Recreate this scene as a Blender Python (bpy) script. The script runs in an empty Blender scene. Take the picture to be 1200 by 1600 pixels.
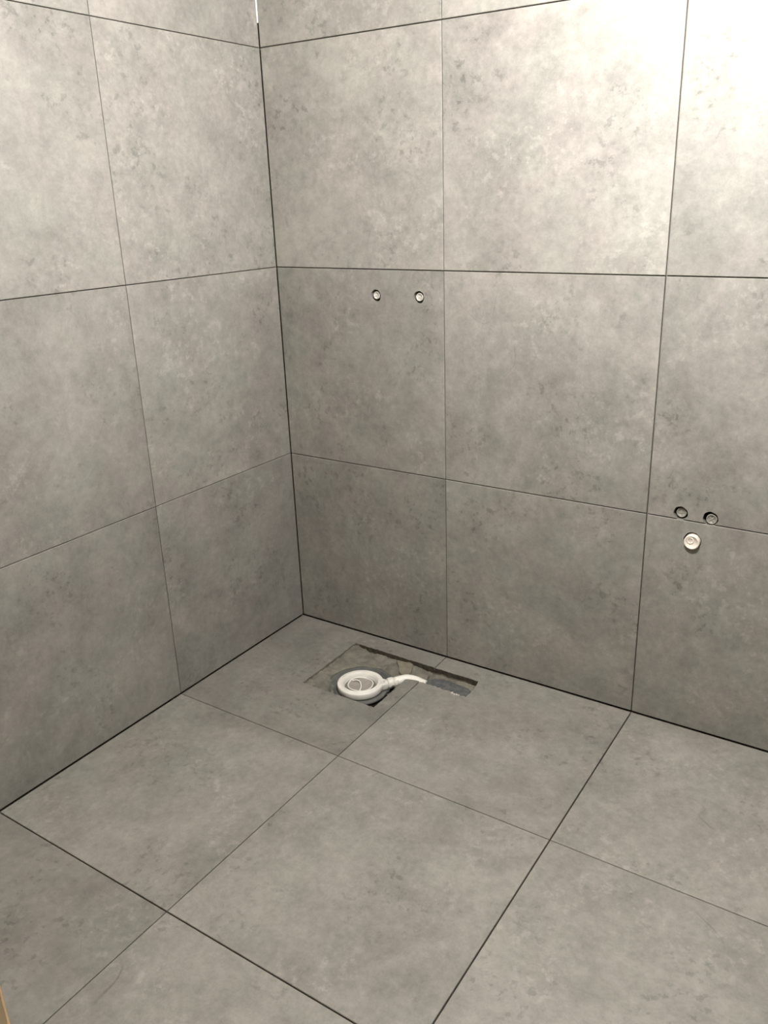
import bpy, bmesh, math, random
from mathutils import Vector, Matrix, noise

# ------------------------------------------------------------------ camera, light, exposure
S = bpy.context.scene
C = S.collection
FPX, PPX, PPY = 1305.1114, 7.9337, -5.2207
cam_d = bpy.data.cameras.new('camera'); cam = bpy.data.objects.new('camera', cam_d); C.objects.link(cam)
RX = Vector((0.83887805, 0.54337381, -0.03207045))
RY = Vector((0.16217131, -0.30573893, -0.93820263))      # image down
RZ = Vector((-0.51959992, 0.78183669, -0.34459732))      # forward
RX.normalize(); RZ.normalize(); RY = RZ.cross(RX).normalized()
M = Matrix((RX, -RY, -RZ)).transposed().to_4x4()
M.translation = Vector((1.75247508, -2.057276, 1.37725816))
cam.matrix_world = M
cam_d.sensor_fit = 'VERTICAL'; cam_d.sensor_height = 32.0; cam_d.sensor_width = 24.0
cam_d.lens = 32.0 * FPX / 1600
cam_d.shift_x = -PPX / 1600; cam_d.shift_y = PPY / 1600
cam_d.clip_start = 0.02
S.camera = cam

S.view_settings.view_transform = 'Standard'
S.view_settings.look = 'None'
S.view_settings.gamma = 1.0
S.view_settings.use_curve_mapping = False
S.view_settings.exposure = 0.0

W = bpy.data.worlds.new('world'); S.world = W; W.use_nodes = True
W.node_tree.nodes['Background'].inputs[0].default_value = (0.86, 0.87, 0.8, 1)
W.node_tree.nodes['Background'].inputs[1].default_value = 0.10

LAMP = (1.31, -0.94, 1.99)
LAMP_POWER = 2060.0      # radiance of the bulb's glass
LAMP_COLOR = (1.0, 0.972, 0.96)

# ------------------------------------------------------------------ materials
def srgb(r, g, b):
    f = lambda c: (c/255/12.92) if c/255 <= 0.04045 else ((c/255+0.055)/1.055)**2.4
    return (f(r), f(g), f(b), 1)

class NT:
    def __init__(s, name):
        s.m = bpy.data.materials.new(name); s.m.use_nodes = True
        s.t = s.m.node_tree; s.b = s.t.nodes['Principled BSDF']
    def n(s, kind, **kw):
        x = s.t.nodes.new(kind)
        for k, v in kw.items(): setattr(x, k, v)
        return x
    def l(s, a, b): s.t.links.new(a, b)
    def noise(s, vec, scale, detail=4, rough=0.55, dist=0.0):
        x = s.n('ShaderNodeTexNoise'); x.inputs['Scale'].default_value = scale
        x.inputs['Detail'].default_value = detail; x.inputs['Roughness'].default_value = rough
        x.inputs['Distortion'].default_value = dist
        s.l(vec, x.inputs['Vector']); return x.outputs['Fac']
    def rng(s, v, a, b, c, d, smooth=False):
        x = s.n('ShaderNodeMapRange')
        if smooth: x.interpolation_type = 'SMOOTHSTEP'
        for i, q in zip(range(1, 5), (a, b, c, d)): x.inputs[i].default_value = q
        s.l(v, x.inputs[0]); return x.outputs[0]
    def math(s, op, a, b=None, c=None):
        x = s.n('ShaderNodeMath', operation=op)
        for i, q in enumerate((a, b, c)):
            if q is None: continue
            if isinstance(q, (int, float)): x.inputs[i].default_value = q
            else: s.l(q, x.inputs[i])
        return x.outputs[0]
    def mix(s, f, a, b, blend='MIX'):
        x = s.n('ShaderNodeMix', data_type='RGBA', blend_type=blend)
        if isinstance(f, (int, float)): x.inputs[0].default_value = f
        else: s.l(f, x.inputs[0])
        for i, q in ((6, a), (7, b)):
            if isinstance(q, tuple): x.inputs[i].default_value = q
            else: s.l(q, x.inputs[i])
        return x.outputs[2]
    def bump(s, h, strength, dist):
        x = s.n('ShaderNodeBump'); x.inputs['Strength'].default_value = strength
        x.inputs['Distance'].default_value = dist
        s.l(h, x.inputs['Height']); s.l(x.outputs[0], s.b.inputs['Normal'])

def tile_material():
    N = NT('concrete_look_porcelain')
    at = N.n('ShaderNodeAttribute', attribute_name='tile_coord').outputs['Vector']
    tn = N.n('ShaderNodeAttribute', attribute_name='tile_tone').outputs['Fac']
    big = N.noise(at, 2.6, 5, 0.62, 0.5)
    mid = N.noise(at, 13.0, 9, 0.74, 0.25)
    fine = N.noise(at, 55.0, 6, 0.74)
    grain = N.noise(at, 230.0, 2, 0.6)
    v = N.math('MULTIPLY_ADD', N.rng(big, .3, .7, -1, 1), .17, 1.0)
    v = N.math('ADD', v, N.math('MULTIPLY', N.rng(mid, .28, .72, -1, 1), .20))
    v = N.math('ADD', v, N.math('MULTIPLY', N.rng(fine, .25, .75, -1, 1), .17))
    v = N.math('ADD', v, N.math('MULTIPLY', N.rng(grain, .25, .75, -1, 1), .05))
    # clusters of darker pores and paler scuffs
    off = N.n('ShaderNodeVectorMath', operation='ADD'); N.l(at, off.inputs[0]); off.inputs[1].default_value = (17.3, 4.1, 9.7)
    o = off.outputs[0]
    cl = N.rng(N.noise(o, 5.5, 3), .49, .62, 0, 1, True)
    pores = N.rng(N.noise(o, 48.0, 5, .65), .54, .63, 0, 1, True)
    v = N.math('SUBTRACT', v, N.math('MULTIPLY', N.math('MULTIPLY', pores, cl), .25))
    off2 = N.n('ShaderNodeVectorMath', operation='ADD'); N.l(at, off2.inputs[0]); off2.inputs[1].default_value = (-7.3, 14.1, 3.7)
    o2 = off2.outputs[0]
    cl2 = N.rng(N.noise(o2, 5.0, 3), .50, .62, 0, 1, True)
    sc = N.rng(N.noise(o2, 42.0, 5, .68), .52, .64, 0, 1, True)
    v = N.math('ADD', v, N.math('MULTIPLY', N.math('MULTIPLY', sc, cl2), .22))
    # a few hairline trowel marks
    hn = N.math('ABSOLUTE', N.math('SUBTRACT', N.noise(o2, 1.7, 2, .5, .8), .5))
    hair = N.rng(hn, 0, .0016, 1, 0)
    hm = N.rng(N.noise(o, 3.1, 2), .60, .70, 0, 1, True)
    v = N.math('SUBTRACT', v, N.math('MULTIPLY', N.math('MULTIPLY', hair, hm), .3))
    v = N.math('MULTIPLY', v, tn)
    hue = N.rng(N.noise(o, 6.5, 4, .6), .36, .64, 0, 1, True)
    col = N.mix(hue, TILE_A, TILE_B)
    cc = N.n('ShaderNodeVectorMath', operation='SCALE'); N.l(col, cc.inputs[0]); N.l(v, cc.inputs['Scale'])
    N.l(cc.outputs[0], N.b.inputs['Base Color'])
    N.l(N.rng(mid, .3, .7, .52, .64), N.b.inputs['Roughness'])
    N.b.inputs['Specular IOR Level'].default_value = .35
    N.bump(fine, .12, .0006)
    return N.m

TILE_A = (0.199, 0.197, 0.176, 1)
TILE_B = (0.207, 0.1955, 0.178, 1)

def plain(name, col, rough=.5, spec=.5, nscale=None, namt=0.0, bump=0.0, bdist=.002, metallic=0.0, col2=None):
    N = NT(name); N.b.inputs['Roughness'].default_value = rough
    N.b.inputs['Specular IOR Level'].default_value = spec; N.b.inputs['Metallic'].default_value = metallic
    if nscale:
        tc = N.n('ShaderNodeTexCoord').outputs['Object']
        f = N.noise(tc, nscale, 7, .62)
        k = N.rng(f, .3, .7, 0, 1)
        c2 = col2 or tuple(x*(1-namt) for x in col[:3]) + (1,)
        N.l(N.mix(k, c2, col), N.b.inputs['Base Color'])
        if bump: N.bump(f, bump, bdist)
    else: N.b.inputs['Base Color'].default_value = col
    return N.m

MT = tile_material()
MJ = plain('joint_mortar', (.19, .178, .150, 1), .95, .1, 60, .35, .5)
MM = plain('screed_mortar', (.185, .178, .150, 1), .95, .1, 28, 0, .8, .004, col2=(.105, .10, .083, 1))
MBROWN = plain('dark_brown_mortar', (.085, .076, .058, 1), .95, .1, 45, 0, .7, .003, col2=(.04, .035, .027, 1))
MBLOCK = plain('sandy_mortar', (.205, .187, .150, 1), .95, .1, 40, 0, .7, .003, col2=(.13, .118, .092, 1))
MRING = plain('grey_sealing_slurry', (.115, .118, .110, 1), .8, .2, 22, 0, .5, .003, col2=(.07, .072, .068, 1))
MDARK = plain('painted_cavity_shade', (.016, .014, .010, 1), .95, .05, 50, .4, .6)  # near-black colour painted in for the shade of deep pockets
MMEMB = plain('blue_grey_membrane', (.115, .121, .118, 1), .85, .2, 55, 0, .8, .003, col2=(.05, .054, .054, 1))
MWHITE = plain('white_drain_plastic', (.70, .69, .65, 1), .42, .4, 18, 0, .15, .001, col2=(.56, .55, .51, 1))
MCUP = plain('dusty_cup_plastic', (.32, .30, .275, 1), .5, .4, 26, 0, .2, .001, col2=(.23, .215, .19, 1))
MPIPE = plain('white_pipe_plastic', (.70, .69, .65, 1), .42, .5, 30, .08, .1, .001)
MPLUG = plain('dusty_white_plug', (.56, .545, .50, 1), .5, .3, 150, 0, .3, .001, col2=(.28, .27, .24, 1))
MPLUG2 = plain('dusty_grey_plug', (.265, .255, .225, 1), .55, .3, 150, 0, .3, .001, col2=(.18, .172, .15, 1))
MSTUB = plain('cream_pipe_plastic', (.66, .61, .53, 1), .4, .5, 60, .06, .1, .001)
MWOOD = plain('raw_wood', (.86, .68, .47, 1), .7, .3, 14, .3, .3, .001)
MPAINT = plain('bare_plaster', (.28, .24, .17, 1), .9, .2, 30, .03, .1, .001)
MSTRIP = plain('white_strip', (.9, .89, .85, 1), .4, .5)

# ------------------------------------------------------------------ helpers
def link(name, bm, mats, parent=None, smooth=False):
    me = bpy.data.meshes.new(name)
    bmesh.ops.recalc_face_normals(bm, faces=bm.faces)
    bm.to_mesh(me); bm.free()
    for m in (mats if isinstance(mats, (list, tuple)) else [mats]): me.materials.append(m)
    if smooth:
        me.shade_smooth()
    o = bpy.data.objects.new(name, me); C.objects.link(o)
    if parent: o.parent = parent
    return o

def thing(name, label, cat, loc, group=None):
    o = bpy.data.objects.new(name, None); C.objects.link(o); o.location = loc
    o.empty_display_size = .05
    o['label'] = label; o['category'] = cat
    if group: o['group'] = group
    return o

def box(bm, a, b, mat=0):
    v = [bm.verts.new((x, y, z)) for x in (a[0], b[0]) for y in (a[1], b[1]) for z in (a[2], b[2])]
    for q in ((0, 1, 3, 2), (4, 6, 7, 5), (0, 4, 5, 1), (2, 3, 7, 6), (0, 2, 6, 4), (1, 5, 7, 3)):
        f = bm.faces.new([v[i] for i in q]); f.material_index = mat

def lathe(bm, prof, seg=48, mat=0, cap=True):
    """prof: list of (radius, z), axis +z"""
    rings = []
    for r, z in prof:
        if r < 1e-6: rings.append([bm.verts.new((0, 0, z))])
        else: rings.append([bm.verts.new((r*math.cos(2*math.pi*i/seg), r*math.sin(2*math.pi*i/seg), z)) for i in range(seg)])
    for A, B in zip(rings, rings[1:]):
        for i in range(seg):
            j = (i+1) % seg
            if len(A) == 1: f = bm.faces.new((A[0], B[i], B[j]))
            elif len(B) == 1: f = bm.faces.new((A[i], B[0], A[j]))
            else: f = bm.faces.new((A[i], B[i], B[j], A[j]))
            f.material_index = mat
    if cap:
        for R in (rings[0], rings[-1]):
            if len(R) > 1: bm.faces.new(R).material_index = mat
    return rings

def tube(bm, pts, rad, seg=20, mat=0, flat=1.0):
    pts = [Vector(p) for p in pts]; rings = []
    n = len(pts)
    for i, p in enumerate(pts):
        t = (pts[min(i+1, n-1)] - pts[max(i-1, 0)]).normalized()
        s = t.cross(Vector((0, 0, 1))).normalized(); u = s.cross(t)
        r = rad[i] if isinstance(rad, (list, tuple)) else rad
        rings.append([bm.verts.new(p + s*math.cos(a)*r + u*math.sin(a)*r*flat) for a in [2*math.pi*k/seg for k in range(seg)]])
    for A, B in zip(rings, rings[1:]):
        for k in range(seg):
            bm.faces.new((A[k], A[(k+1) % seg], B[(k+1) % seg], B[k])).material_index = mat
    bm.faces.new(rings[0]).material_index = mat; bm.faces.new(rings[-1]).material_index = mat

def spline(P, n=8):
    P = [Vector(p) for p in P]; out = []
    for i in range(len(P)-1):
        a = P[max(i-1, 0)]; b = P[i]; c = P[i+1]; d = P[min(i+2, len(P)-1)]
        for k in range(n):
            t = k/n
            out.append(.5*((2*b)+(c-a)*t+(2*a-5*b+4*c-d)*t*t+(3*b-3*c+d-a)*t**3))
    out.append(P[-1]); return out

# ------------------------------------------------------------------ tiled surfaces
# local frame of each surface: u, v in the plane, w = depth behind the tile face
YL, LL, LR, SR, SL, WL, WR = .0012, -.0022, -.0001, -.0054, .0008, .0035, .0028
def clampramp(x, w=.59): return max(0.0, min(1.0, x/w))
def map_back(u, v, w):  return Vector((u+LL*v+WR*v*clampramp(u), w+LR*v, v+SR*u))
def map_left(u, v, w):  return Vector((YL*u+LL*v-w, -u+LR*v+WL*v*clampramp(u), v+SL*u))
def map_floor(u, v, w): return Vector((u+YL*v, -v, SR*u+SL*v-w))

TT = .009      # tile thickness
def slab(bm, u0, u1, v0, v1, ch=.0009):
    P = [(u0, v0), (u1, v0), (u1, v1), (u0, v1)]
    I = [(u0+ch, v0+ch), (u1-ch, v0+ch), (u1-ch, v1-ch), (u0+ch, v1-ch)]
    a = [bm.verts.new((x, y, 0)) for x, y in I]
    b = [bm.verts.new((x, y, ch)) for x, y in P]
    c = [bm.verts.new((x, y, TT+.001)) for x, y in P]
    bm.faces.new(a)
    for i in range(4):
        j = (i+1) % 4
        bm.faces.new((a[i], b[i], b[j], a[j])); bm.faces.new((b[i], c[i], c[j], b[j]))
    bm.faces.new(c[::-1])

def tiled(name, us, vs, ju, jv, fn, cutters=(), tones={}, seed=1, back=.10, ext=(0, 0)):
    """us, vs: joint lines; ju, jv: joint widths at each line"""
    bm = bmesh.new(); rects = []; pieces = []
    for i in range(len(us)-1):
        for j in range(len(vs)-1):
            r = (us[i]+ju[i]/2, us[i+1]-ju[i+1]/2, vs[j]+jv[j]/2, vs[j+1]-jv[j+1]/2)
            p = bmesh.new(); slab(p, *r); pieces.append((p, r))
            rects.append((us[i], us[i+1], vs[j], vs[j+1], i, j))
    p = bmesh.new(); box(p, (us[0]-ext[0], vs[0]-ext[1], TT), (us[-1], vs[-1], back), 1)
    pieces.append((p, (us[0]-.1, us[-1], vs[0]-.1, vs[-1])))
    cuts = []
    for cb in cutters:
        xs = [v.co.x for v in cb.verts]; ys = [v.co.y for v in cb.verts]
        cuts.append((link('cutter', cb, [MM]), min(xs), max(xs), min(ys), max(ys)))
    for p, r in pieces:
        bmesh.ops.recalc_face_normals(p, faces=p.faces)
        hit = [c[0] for c in cuts if c[1] < r[1] and c[2] > r[0] and c[3] < r[3] and c[4] > r[2]]
        po = link('piece', p, [MT, MJ])
        for c in hit:
            md = po.modifiers.new('b', 'BOOLEAN'); md.operation = 'DIFFERENCE'; md.object = c; md.solver = 'EXACT'
        dg = bpy.context.evaluated_depsgraph_get()
        me = bpy.data.meshes.new_from_object(po.evaluated_get(dg))
        bm.from_mesh(me); bpy.data.objects.remove(po); bpy.data.meshes.remove(me)
    tmp = len(cuts)
    for c in cuts: bpy.data.objects.remove(c[0])
    o = link(name, bm, [MT, MJ, MM])
    me = o.data
    rnd = random.Random(seed)
    offs = {(r[4], r[5]): (rnd.uniform(-50, 50), rnd.uniform(-50, 50), rnd.uniform(-50, 50), rnd.choice((0, 1)), rnd.choice((-1, 1))) for r in rects}
    at = me.attributes.new('tile_coord', 'FLOAT_VECTOR', 'CORNER')
    tn = me.attributes.new('tile_tone', 'FLOAT', 'FACE')
    for f in me.polygons:
        c = f.center; key = None
        for r in rects:
            if r[0] <= c.x <= r[1] and r[2] <= c.y <= r[3]: key = (r[4], r[5]); break
        key = key or (0, 0)
        ox, oy, oz, sw, sg = offs[key]
        tn.data[f.index].value = tones.get(key, 1.0)
        zs = [me.vertices[v].co.z for v in f.vertices]
        if max(zs) > TT+.0011:
            f.material_index = 2 if tmp and min(abs(c.x-us[0]), abs(c.x-us[-1])) > 1e-3 and min(abs(c.y-vs[0]), abs(c.y-vs[-1])) > 1e-3 and abs(c.z-back) > 1e-4 else 1
        elif min(zs) >= TT-1e-5: f.material_index = 1
        else: f.material_index = 0
        for li in f.loop_indices:
            p = me.vertices[me.loops[li].vertex_index].co
            x, y = (p.x, p.y) if not sw else (p.y, p.x)
            at.data[li].vector = (x*sg+ox, y+oy, p.z+oz)
    for v in me.vertices: v.co = fn(*v.co)
    bm = bmesh.new(); bm.from_mesh(me); bmesh.ops.recalc_face_normals(bm, faces=bm.faces); bm.to_mesh(me); bm.free()
    o['kind'] = 'structure'
    return o

def cyl_cutter(u, v, r, depth, seed):
    bm = bmesh.new(); rr = random.Random(seed); seg = 40
    ph = rr.uniform(0, 6)
    rad = [r*(1+.018*math.sin(3*a+ph)+.018*math.sin(7*a+2*ph)) for a in [2*math.pi*i/seg for i in range(seg)]]
    A = [bm.verts.new((u+rad[i]*math.cos(2*math.pi*i/seg), v+rad[i]*math.sin(2*math.pi*i/seg), -.02)) for i in range(seg)]
    B = [bm.verts.new((p.co.x, p.co.y, depth)) for p in A]
    bm.faces.new(A); bm.faces.new(B[::-1])
    for i in range(seg): bm.faces.new((A[i], B[i], B[(i+1) % seg], A[(i+1) % seg]))
    bmesh.ops.recalc_face_normals(bm, faces=bm.faces)
    return bm

def poly_cutter(pts, depth, jit, seed, step=.008):
    rr = random.Random(seed); out = []
    n = len(pts)
    for i in range(n):
        a = Vector(pts[i][:2]); b = Vector(pts[(i+1) % n][:2]); j = pts[i][2] if len(pts[i]) > 2 else jit
        k = max(1, int((b-a).length/step))
        nn = Vector(((b-a).y, -(b-a).x)).normalized()
        for q in range(k):
            d = 0 if q == 0 else rr.uniform(-j, j)
            out.append(a+(b-a)*q/k+nn*d)
    bm = bmesh.new()
    A = [bm.verts.new((p.x, p.y, -.02)) for p in out]; B = [bm.verts.new((p.x, p.y, depth)) for p in out]
    bm.faces.new(A); bm.faces.new(B[::-1])
    for i in range(len(A)): bm.faces.new((A[i], B[i], B[(i+1) % len(A)], A[(i+1) % len(A)]))
    bmesh.ops.recalc_face_normals(bm, faces=bm.faces)
    return bm

H = 2.50; XR = 2.42; YF = 1.93
# back wall (the one with the pipe stubs)
HOLES = [(.3650, 1.1258, .0172), (.5093, 1.1262, .0172), (1.2730, .6187, .0178), (1.3460, .6168, .0185), (1.3080, .5505, .0220)]
wall_back = tiled('wall_back', [.0, .5894, 1.1884, 1.7884, XR], [0, .6015, 1.1994, 1.7999, 2.4, H+.02],
    [.0075, .0024, .0032, .0025, 0], [.0066, .0028, .0028, .0028, .0025, 0], map_back,
    [cyl_cutter(u, v, r, .07, 5+i) for i, (u, v, r) in enumerate(HOLES)],
    {(0, 0): .92, (1, 0): 1.0, (2, 0): 1.0, (0, 1): .97, (1, 2): 1.04, (0, 2): 1.10, (1, 1): 1.04, (2, 2): .97}, 11, ext=(.10, 0))
wall_left = tiled('wall_left', [.0, .5927, 1.2004, 1.80, YF+.12], [0, .6015, 1.1994, 1.7999, 2.4, H+.02],
    [0, .0019, .0022, .0025, 0], [.0066, .0020, .0022, .0020, .0025, 0], map_left, (), {(0, 0): .86, (1, 0): .83, (0, 1): .97, (1, 1): .90, (1, 2): .97, (0, 2): 1.05}, 23)

# ---- floor with the hole chopped for the shower drain
hole = [(.282, .074, .0015), (.742, .079, .0012), (.7495, .120, .002), (.7495, .173, .003), (.560, .1665, .001), (.5445, .1675, .001), (.5445, .3565, .0008), (.281, .3565, .0015)]
fl_c = poly_cutter(hole, .088, .001, 3)
floor = tiled('floor', [0, .5876, 1.1895, 1.79, XR], [0, .5927, 1.2004, 1.80, 2.45],
    [.0055, .0026, .0034, .0025, 0], [.005, .0020, .0032, .0025, 0], map_floor, [fl_c], {(0, 0): .84, (1, 0): .93, (0, 1): .95, (0, 2): .84, (1, 1): .97}, 37, ext=(.10, .10))

floor.data.materials.append(MBROWN)
for f in floor.data.polygons:            # cut faces of the hole: smeared with mortar, dark brown away from the west side
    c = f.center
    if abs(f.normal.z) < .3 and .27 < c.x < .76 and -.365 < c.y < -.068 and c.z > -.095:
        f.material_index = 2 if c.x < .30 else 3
# ---- mortar relief inside the hole (part of the floor)
def fz(x, y): return SR*x + SL*(-y)
def smooth(a, b, x):
    t = max(0, min(1, (x-a)/(b-a))); return t*t*(3-2*t)
DC = Vector((.4295, -.2590))       # drain centre
def bed_height(x, y):
    n1 = noise.fractal(Vector((x*22, y*22, 1.3)), 1, 2, 4)
    n2 = noise.fractal(Vector((x*70, y*70, 4.3)), 1, 2, 3)
    d = (Vector((x, y))-DC).length
    ledge = smooth(.088, .118, d+.008*n1)
    z = -.040 + ledge*.027                       # shelf round the drain tub
    # low pocket at the near corner and beside the near-left tile edge
    z -= .045*smooth(.055, .005, math.hypot(x-.535, y+.350))
    z -= .018*smooth(.035, .0, math.hypot(x-.372, y+.345))
    z += .0055*n1 + .0028*n2
    # slope up to the north and west tile edges
    z += .006*smooth(-.125, -.085, y) + .004*smooth(.33, .29, x)
    z -= .016*smooth(-.092, -.080, y)*smooth(.50, .60, x)     # dark trench at the slot's back
    z -= .008*smooth(-.090, -.080, y)
    return min(z, -.004)
def relief(x0, x1, y0, y1, nx, ny, fn):
    bm = bmesh.new(); G = []
    for i in range(nx+1):
        row = []
        for j in range(ny+1):
            x = x0+(x1-x0)*i/nx; y = y0+(y1-y0)*j/ny
            row.append(bm.verts.new((x, y, fn(x, y)+fz(x, y))))
        G.append(row)
    for i in range(nx):
        for j in range(ny): bm.faces.new((G[i][j], G[i+1][j], G[i+1][j+1], G[i][j+1]))
    low = [[bm.verts.new((G[i][j].co.x, G[i][j].co.y, -.07)) for j in (0, ny)] for i in range(nx+1)]
    return bm
def bed_mesh():
    bm = bmesh.new(); G = {}
    nx, ny = 156, 96; x0, x1, y0, y1 = .279, .751, -.359, -.071
    for i in range(nx+1):
        for j in range(ny+1):
            x = x0+(x1-x0)*i/nx; y = y0+(y1-y0)*j/ny
            if x > .552 and y < -.178: continue
            G[i, j] = bm.verts.new((x, y, bed_height(x, y)+fz(x, y)))
    for i in range(nx):
        for j in range(ny):
            k = [(i, j), (i+1, j), (i+1, j+1), (i, j+1)]
            if all(q in G for q in k): bm.faces.new([G[q] for q in k])
    return bm
bed = link('mortar_bed', bed_mesh(), [MM, MBROWN, MDARK], floor, True)
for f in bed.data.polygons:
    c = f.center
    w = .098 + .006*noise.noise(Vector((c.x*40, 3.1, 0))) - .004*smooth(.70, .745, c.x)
    if c.x > .50 and -c.y < .082+(w-.082)*smooth(.50, .62, c.x) : f.material_index = 1  # darker brown strip along the slot's back edge
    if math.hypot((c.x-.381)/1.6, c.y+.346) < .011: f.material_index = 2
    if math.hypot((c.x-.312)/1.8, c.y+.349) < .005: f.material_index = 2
    if math.hypot(c.x-.535, c.y+.350) < .12 and c.x > .43: f.material_index = 2  # shade of the near corner pocket painted onto the bed

# ------------------------------------------------------------------ rest of the shell
def sbox(name, a, b, m):
    bm = bmesh.new(); box(bm, a, b); o = link(name, bm, m); o['kind'] = 'structure'; return o
wall_right = tiled('wall_right', [0, .6, 1.2, 1.8, YF+.12], [0, .6015, 1.1994, 1.7999, 2.4, H+.02], [.002]*5, [.004, .0025, .0025, .0025, .0025, 0],
    lambda u, v, w: Vector((XR+w, -u, v+SR*XR)), (), {}, 51)
ceiling = sbox('ceiling', (-.10, -YF-.12, H), (XR+.10, .10, H+.10), MPAINT)
# front wall with the doorway the picture is taken from
JX0, JX1, DH = 1.4603, 2.28, 2.08
bm = bmesh.new()
box(bm, (-.003, -YF-.12, -.02), (JX0-.022, -YF, H))
box(bm, (JX1+.022, -YF-.12, -.02), (XR+.003, -YF, H))
box(bm, (JX0-.022, -YF-.12, DH+.022), (JX1+.022, -YF, H))
wall_front = link('wall_front', bm, MPAINT); wall_front['kind'] = 'structure'
# raw wooden door lining
bm = bmesh.new()
box(bm, (JX0-.022, -YF-.12, -.01), (JX0, -YF, DH)); box(bm, (JX1, -YF-.12, -.01), (JX1+.022, -YF, DH)); box(bm, (JX0-.022, -YF-.12, DH), (JX1+.022, -YF, DH+.022))
bmesh.ops.bevel(bm, geom=bm.edges[:], offset=.0015, segments=2, affect='EDGES')
door = link('door_1', bm, MWOOD); door['kind'] = 'structure'; door['label'] = 'raw wooden door lining at the room entrance'
bm = bmesh.new(); box(bm, (JX0-.001, -YF-.060, .955), (JX0+.0012, -YF-.014, 1.036))
bmesh.ops.bevel(bm, geom=bm.edges[:], offset=.0005, segments=1, affect='EDGES')
st = link('strike_plate', bm, plain('dark_brass', (.10, .06, .025, 1), .5, .5, metallic=.6), door)
# thin white strip high in the corner
bm = bmesh.new(); tube(bm, [map_back(.0022, 1.862+i*.05, -.0015) for i in range(13)], .0022, 10)
corner_strip = link('trim_1', bm, MSTRIP, None, True); corner_strip['kind'] = 'structure'; corner_strip['label'] = 'thin white strip in the upper wall corner'

# ------------------------------------------------------------------ ceiling lamp that lights the room
lamp = thing('pendant_bulb', 'bare frosted bulb hanging from the ceiling on a short black cable', 'light bulb', (LAMP[0], LAMP[1], H))
bm = bmesh.new(); lathe(bm, [(0, 0), (.042, 0), (.042, -.014), (.034, -.022), (.006, -.024)], 32, cap=False)
link('ceiling_rose', bm, MPAINT, lamp, True)
bm = bmesh.new(); tube(bm, [(0, 0, -.02), (.001, 0, -.15), (0, 0, LAMP[2]-H+.10)], .003, 10)
link('cable', bm, plain('black_cable', (.02, .02, .02, 1), .5), lamp, True)
bm = bmesh.new(); lathe(bm, [(0, LAMP[2]-H+.105), (.010, LAMP[2]-H+.10), (.019, LAMP[2]-H+.085), (.019, LAMP[2]-H+.042), (0, LAMP[2]-H+.040)], 28, cap=False)
link('lamp_holder', bm, plain('black_bakelite', (.025, .025, .025, 1), .4), lamp, True)
N = NT('lit_bulb_glass'); N.b.inputs['Base Color'].default_value = (.9, .9, .88, 1)
N.b.inputs['Emission Color'].default_value = LAMP_COLOR+(1,); N.b.inputs['Emission Strength'].default_value = LAMP_POWER
bm = bmesh.new(); lathe(bm, [(.013, .046), (.015, .036), (.022, .022), (.029, .006), (.031, -.008), (.028, -.022), (.018, -.033), (.008, -.037), (0, -.038)], 36, cap=False)
for v in bm.verts:
    v.co.x *= 1.5; v.co.y *= 1.5; v.co.z = .046+(v.co.z-.046)*1.3
bmesh.ops.translate(bm, verts=bm.verts, vec=(0, 0, LAMP[2]-H))
bulb = link('bulb_glass', bm, N.m, lamp, True)

# ------------------------------------------------------------------ shower drain trap
DZ = fz(DC.x, DC.y)
trap = thing('shower_drain', 'white teardrop-shaped shower drain trap set in the rough hole in the floor', 'drain', (DC.x, DC.y, DZ-.045))
TIP = Vector((.5065, -.2135)) - DC          # towards the outlet
ang = math.atan2(TIP.y, TIP.x); TL = TIP.length
def tear(r, extra, seg=96, cz=0.0):
    """outline of a disc of radius r drawn out to a blunt nose at distance TL*extra"""
    out = []
    nose = TL*extra
    for i in range(seg):
        a = 2*math.pi*i/seg
        da = (a+math.pi) % (2*math.pi)-math.pi
        # support: circle + tangent cone to nose of small radius
        rn = .016*r/.073
        best = r
        D = nose-rn
        # ray vs hull of two circles, found numerically
        lo_, hi_ = r, r+nose
        for _ in range(22):
            m_ = (lo_+hi_)/2; px, py = m_*math.cos(da), abs(m_*math.sin(da))
            t = 0
            inside = False
            # inside hull test by sampling circles along the axis
            s = max(0, min(1, (px+py*(r-rn)/max(1e-6, math.sqrt(max(1e-9, D*D-(r-rn)**2))))/D)) if D > (r-rn) else 0
            cx = D*s; cr = r+(rn-r)*s
            inside = math.hypot(px-cx, py) <= cr
            if inside: lo_ = m_
            else: hi_ = m_
        out.append(lo_)
    return [(rr*math.cos(2*math.pi*i/seg+ang), rr*math.sin(2*math.pi*i/seg+ang)) for i, rr in enumerate(out)]
def loft(bm, loops, mat=0, close_last=True, close_first=False):
    R = [[bm.verts.new(p) for p in L] for L in loops]
    n = len(R[0])
    for A, B in zip(R, R[1:]):
        for i in range(n): bm.faces.new((A[i], A[(i+1) % n], B[(i+1) % n], B[i])).material_index = mat
    if close_last: bm.faces.new(R[-1])
    if close_first: bm.faces.new(R[0][::-1])
    return R
T0 = tear(.0715, 1.0)
def T(s, z, ring=None):
    return [(x*s, y*s, z) for x, y in (ring or T0)]
def circ(r, z, seg=96): return [(r*math.cos(2*math.pi*i/seg+ang), r*math.sin(2*math.pi*i/seg+ang), z) for i in range(seg)]
ZT = .045-.003       # top of the flange in trap coordinates (floor tile face = .045)
bm = bmesh.new()
loft(bm, [T(.96, ZT-.022), T(1.0, ZT-.018), T(1.0, ZT-.004), T(.985, ZT-.001), T(.96, ZT), T(.86, ZT-.0005), circ(.0545, ZT-.001), circ(.0525, ZT-.003), circ(.0505, ZT-.010), circ(.049, ZT-.016)], 0, True, True)
link('flange', bm, MWHITE, trap, True)
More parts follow.
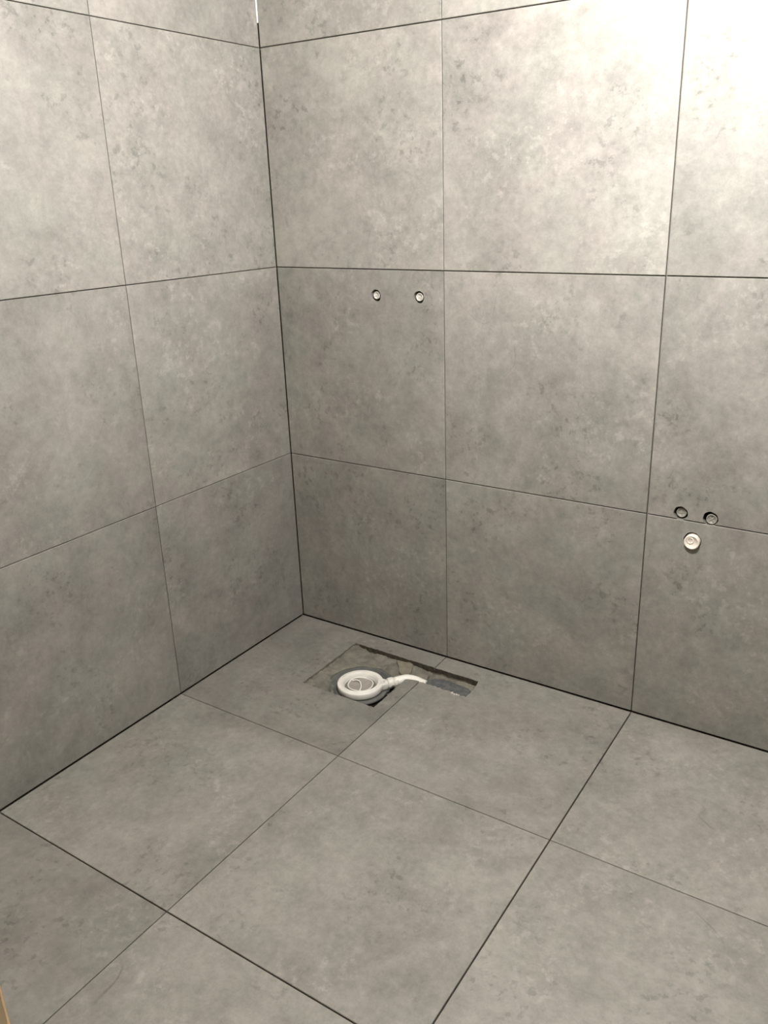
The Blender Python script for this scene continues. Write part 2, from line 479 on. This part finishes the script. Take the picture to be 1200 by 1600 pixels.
# raised round rim on the flange
bm = bmesh.new()
R_ = []
lathe(bm, [(.0540, ZT-.0012), (.0550, ZT+.0012), (.0568, ZT+.0018), (.0585, ZT+.0008), (.0595, ZT-.0012)], 72, cap=False)
link('rim', bm, MWHITE, trap, True)
# inner cup with its ring, and the curled protective film seam
bm = bmesh.new()
lathe(bm, [(0, ZT-.0125), (.028, ZT-.012), (.040, ZT-.0105)], 64, cap=False)
link('cup', bm, MCUP, trap, True)
bm = bmesh.new()
lathe(bm, [(.0398, ZT-.0108), (.0425, ZT-.0145), (.0490, ZT-.0140)], 64, cap=False)
link('cup_gutter', bm, plain('dark_grey_gutter', (.20, .195, .17, 1), .7, .2, 60, 0, .4, .001, col2=(.12, .115, .10, 1)), trap, True)  # gutter in a darker grey than the cup
bm = bmesh.new()
rg = []
for i in range(73):
    a = math.radians(5*i); rg.append((.0385*math.cos(a), .0385*math.sin(a), ZT-.0090+.0012*math.sin(3*a)))
tube(bm, rg, .0022, 10)
link('cup_ring', bm, MWHITE, trap, True)
bm = bmesh.new()
sc = spline([(-.034, .004, ZT-.0085), (-.024, .012, ZT-.0075), (-.010, .010, ZT-.0075), (.004, -.003, ZT-.0075), (.014, -.018, ZT-.0078), (.019, -.034, ZT-.0085)], 8)
tube(bm, sc, .0021, 10)
link('handle_rib', bm, MWHITE, trap, True)
# grey lower body under the flange
bm = bmesh.new()
T1 = [(x*1.0+.0, y) for x, y in tear(.083, 1.02)]
loft(bm, [T(.62, -.0, T1), T(.70, .004, T1), T(.97, .009, T1), T(1.0, .0125, T1), T(.99, .017, T1), T(.93, .0185, T1), T(.80, .018, T1)], 0, True, True)
for v in bm.verts:
    v.co.z += .0012*noise.noise(Vector(v.co)*60)
link('trap_body', bm, MRING, trap, True)
# rough slurry collar round the back of the trap
bm = bmesh.new(); G = []
NR, NA = 14, 110
for i in range(NR+1):
    t = i/NR; row = []
    for k in range(NA):
        a = 2*math.pi*k/NA
        wob = .010*noise.noise(Vector((math.cos(a)*1.5, math.sin(a)*1.5, 2.2)))
        r = .078+(.040+wob)*t
        x = DC.x+r*math.cos(a); y = DC.y+r*math.sin(a)
        x = max(.2845, min(.5415, x)); y = max(-.3535, min(-.078, y))
        z = -.030+.018*smooth(0, .55, t)-.010*smooth(.6, 1.0, t) + .0022*noise.fractal(Vector((x*40, y*40, 8)), 1, 2, 3) + .0016*math.sin(t*16)
        z += -.012*smooth(-.2, -.9, math.sin(a+.45)) - .06*smooth(.070, .035, math.hypot(x-.5425, y+.3545)) - .04*smooth(.024, .010, math.hypot(x-.381, y+.346))
        row.append(bm.verts.new((x-DC.x, y-DC.y, z+.045)))
    G.append(row)
for i in range(NR):
    for k in range(NA):
        q = (G[i][k], G[i+1][k], G[i+1][(k+1) % NA], G[i][(k+1) % NA])
        if min(math.hypot(v.co.x+DC.x-.5425, v.co.y+DC.y+.3545) for v in q) > .044 and min(math.hypot(v.co.x+DC.x-.381, v.co.y+DC.y+.348) for v in q) > .010 and math.cos(2*math.pi*(k+.5)/NA+math.radians(45)) < .35:
            bm.faces.new(q)
link('slurry_collar', bm, MRING, trap, True)
# outlet nut and socket
def W2(x, y, z): return (x-DC.x, y-DC.y, z-DZ+.045)
TZ = -.010+DZ
bm = bmesh.new()
tube(bm, [W2(.492, -.222, TZ-.004), W2(.5000, -.2130, TZ-.003)], [.013, .0135], 24)
tube(bm, [W2(.4990, -.2140, TZ-.002), W2(.5012, -.2116, TZ-.002), W2(.5100, -.2014, TZ-.001), W2(.5122, -.1990, TZ-.001)], [.0150, .0168, .0168, .0150], 24)
tube(bm, [W2(.5115, -.1998, TZ-.001), W2(.5215, -.1888, TZ)], [.0150, .0145], 24)
link('outlet_nut', bm, MWHITE, trap, True)

# waste pipe running from the nut into the slot
pipe = thing('waste_pipe', 'bent white waste pipe running from the floor drain into the slot', 'pipe', (.56, -.165, fz(.56, -.165)-.02))
def W3(x, y, z): return (x-.56, y+.165, z+.02)
bm = bmesh.new()
P = spline([(.5165, -.1945, -.009), (.527, -.182, -.0075), (.539, -.1695, -.006), (.553, -.163, -.006), (.568, -.160, -.007), (.583, -.1595, -.0085), (.6005, -.1600, -.010)], 6)
tube(bm, [W3(*p) for p in P], [.0142-.0022*i/(len(P)-1) for i in range(len(P))], 24)
link('pipe_wall', bm, MPIPE, pipe, True)
bm = bmesh.new(); tube(bm, [W3(.598, -.1600, -.0100), W3(.603, -.1600, -.0102)], .0126, 24)
link('pipe_collar', bm, MPIPE, pipe, True)

# ---- blue-grey membrane patch packed over the pipe in the slot
def patch(name, outline, ztop, thick, mat, label, cat, amp=.0012, fr=60, dome=.002, seed=0, grp=None, chunk=.004, jit=.0008):
    rr = random.Random(seed); cx = sum(p[0] for p in outline)/len(outline); cy = sum(p[1] for p in outline)/len(outline)
    pts = []
    n = len(outline)
    for i in range(n):
        a = Vector(outline[i][:2]); b = Vector(outline[(i+1) % n][:2]); k = max(1, int((b-a).length/chunk))
        for q in range(k):
            p = a+(b-a)*q/k
            pts.append(p+Vector((rr.uniform(-1, 1), rr.uniform(-1, 1)))*jit)
    zf = ztop if callable(ztop) else (lambda x, y: ztop)
    c = Vector((cx, cy)); loops = []
    for s, dz in ((.97, -thick), (1.0, -thick*.8), (1.0, -.0015), (.97, 0), (.85, .3), (.65, .6), (.45, .8), (.25, 1.0), (.06, 1.0)):
        L = []
        for p in pts:
            q = c+(p-c)*s
            d = dz if s > .96 else dome*dz
            z = zf(q.x, q.y)+d
            if s <= 1.0 and dz > -.01: z += amp*noise.fractal(Vector((q.x*fr, q.y*fr, seed*3.1)), 1, 2, 3)
            L.append((q.x-cx, q.y-cy, z))
        loops.append(L)
    bm = bmesh.new(); loft(bm, loops, 0, True, True)
    z0 = zf(cx, cy)
    o = link(name, bm, mat, None, True)
    o.location = (cx, cy, fz(cx, cy))
    if label: o['label'] = label; o['category'] = cat
    if grp: o['group'] = grp
    return o
patch('membrane_patch', [(.6015, -.1735), (.600, -.140), (.612, -.1225), (.640, -.114), (.665, -.115), (.70, -.118), (.728, -.121), (.7435, -.128), (.746, -.150), (.744, -.168), (.725, -.174), (.69, -.1715), (.64, -.1685)],
      lambda x, y: -.0055-.004*smooth(.62, .605, x)-.012*smooth(.724, .744, x)*smooth(-.158, -.170, y), .018, MMEMB,
      'blue-grey rubbery patch filling the floor slot beyond the white pipe', 'membrane', .0022, 55, .0015, 4)
# crumbs of pale mortar at the membrane's far corner
for i, (x, y, r) in enumerate([(.7050, -.1760, .0044), (.7130, -.1775, .0034), (.7200, -.1750, .0036), (.7270, -.1755, .0028)]):
    bm = bmesh.new(); bmesh.ops.create_icosphere(bm, subdivisions=2, radius=r)
    for v in bm.verts: v.co *= 1+.35*noise.noise(v.co*300+Vector((i*7, 0, 0))); v.co.z *= .6
    o = link('mortar_crumb', bm, MPLUG, None, False); o.location = (x, y, fz(x, y)+r*.3 if y < -.175 else fz(x, y)+.0002)
    o['label'] = ['largest pale mortar crumb, nearest the pipe of the four at the slot corner', 'second pale mortar crumb from the pipe at the slot corner', 'third pale mortar crumb from the pipe at the slot corner', 'smallest pale mortar crumb, outermost in the slot corner'][i]; o['category'] = 'crumb'; o['group'] = 'mortar crumbs at the slot corner'

# lumps of mortar between drain and slot
patch('mortar_lump', [(.459, -.098), (.500, -.086), (.5185, -.0905), (.5330, -.128), (.5330, -.148), (.512, -.153), (.500, -.148), (.480, -.120)],
      lambda x, y: -.001-.004*smooth(-.10, -.15, y), .02, MBLOCK, 'brownish sandy mortar lump behind the outlet nut, left of the paler one', 'mortar lump', .0014, 60, .002, 9)
patch('mortar_lump', [(.540, -.092), (.566, -.094), (.590, -.112), (.594, -.136), (.588, -.150), (.560, -.152), (.546, -.140)],
      lambda x, y: -.006-.003*smooth(-.12, -.15, y), .02, MM, 'greyer mortar lump behind the bent white pipe, beside the blue-grey patch', 'mortar lump', .0012, 60, .002, 12)

# ------------------------------------------------------------------ pipe stubs in the back wall
def stub(name, u, v, r, proud, mat, label, cat, group=None, rot=0, kind='plug', du=0, dv=0):
    """capped pipe end: plug body, face with a moulded cross or dimple"""
    base = map_back(u+du, v+dv, 0)
    t = thing(name, label, cat, base, group)
    t.rotation_euler = (math.radians(90), 0, 0)         # local +z points out of the wall (-y)
    bm = bmesh.new()
    lathe(bm, [(r, -.06), (r, proud-.002), (r*.96, proud-.0004), (r*.90, proud), (r*.80, proud), (r*.76, proud-.0015), (0, proud-.0022)], 40, cap=False)
    link('pipe_end', bm, mat, t, True)
    bm = bmesh.new()
    if kind == 'plug':
        for a in (rot, rot+90):
            a = math.radians(a); s = r*.62; w = r*.10
            c, n_ = Vector((math.cos(a), math.sin(a), 0)), Vector((-math.sin(a), math.cos(a), 0))
            tube(bm, [c*(-s)+Vector((0, 0, proud-.0016)), c*s+Vector((0, 0, proud-.0016))], w, 8)
        link('cross_slot', bm, mat, t, False)
    else:
        lathe(bm, [(r*.30, proud-.0025), (r*.34, proud-.0004), (r*.44, proud-.0004), (r*.50, proud-.0025)], 32, cap=False)
        for v_ in bm.verts: v_.co.x -= r*.18; v_.co.y += r*.22
        link('moulded_ring', bm, mat, t, True)
    return t
stub('capped_pipe', .3645, 1.1262, .0110, -.004, MPLUG, 'left of the two small capped supply pipes high on the wall above the drain', 'pipe', 'capped shower valve supply pipes', 25)
stub('capped_pipe', .5092, 1.1262, .0114, -.003, MPLUG, 'right of the two small capped supply pipes high on the wall above the drain', 'pipe', 'capped shower valve supply pipes', 60)
stub('capped_pipe', 1.2735, .6180, .0128, -.006, MPLUG2, 'left of the two dull grey capped pipes on the right-hand wall joint', 'pipe', 'capped basin supply pipes', 10)
stub('capped_pipe', 1.3480, .6140, .0134, -.004, MPLUG2, 'right of the two dull grey capped pipes, cut across the horizontal joint', 'pipe', 'capped basin supply pipes', 40)
stub('waste_outlet', 1.3085, .5488, .0192, .011, MSTUB, 'largest round cream capped waste outlet below the two grey pipes', 'pipe', None, 0, 'stub')
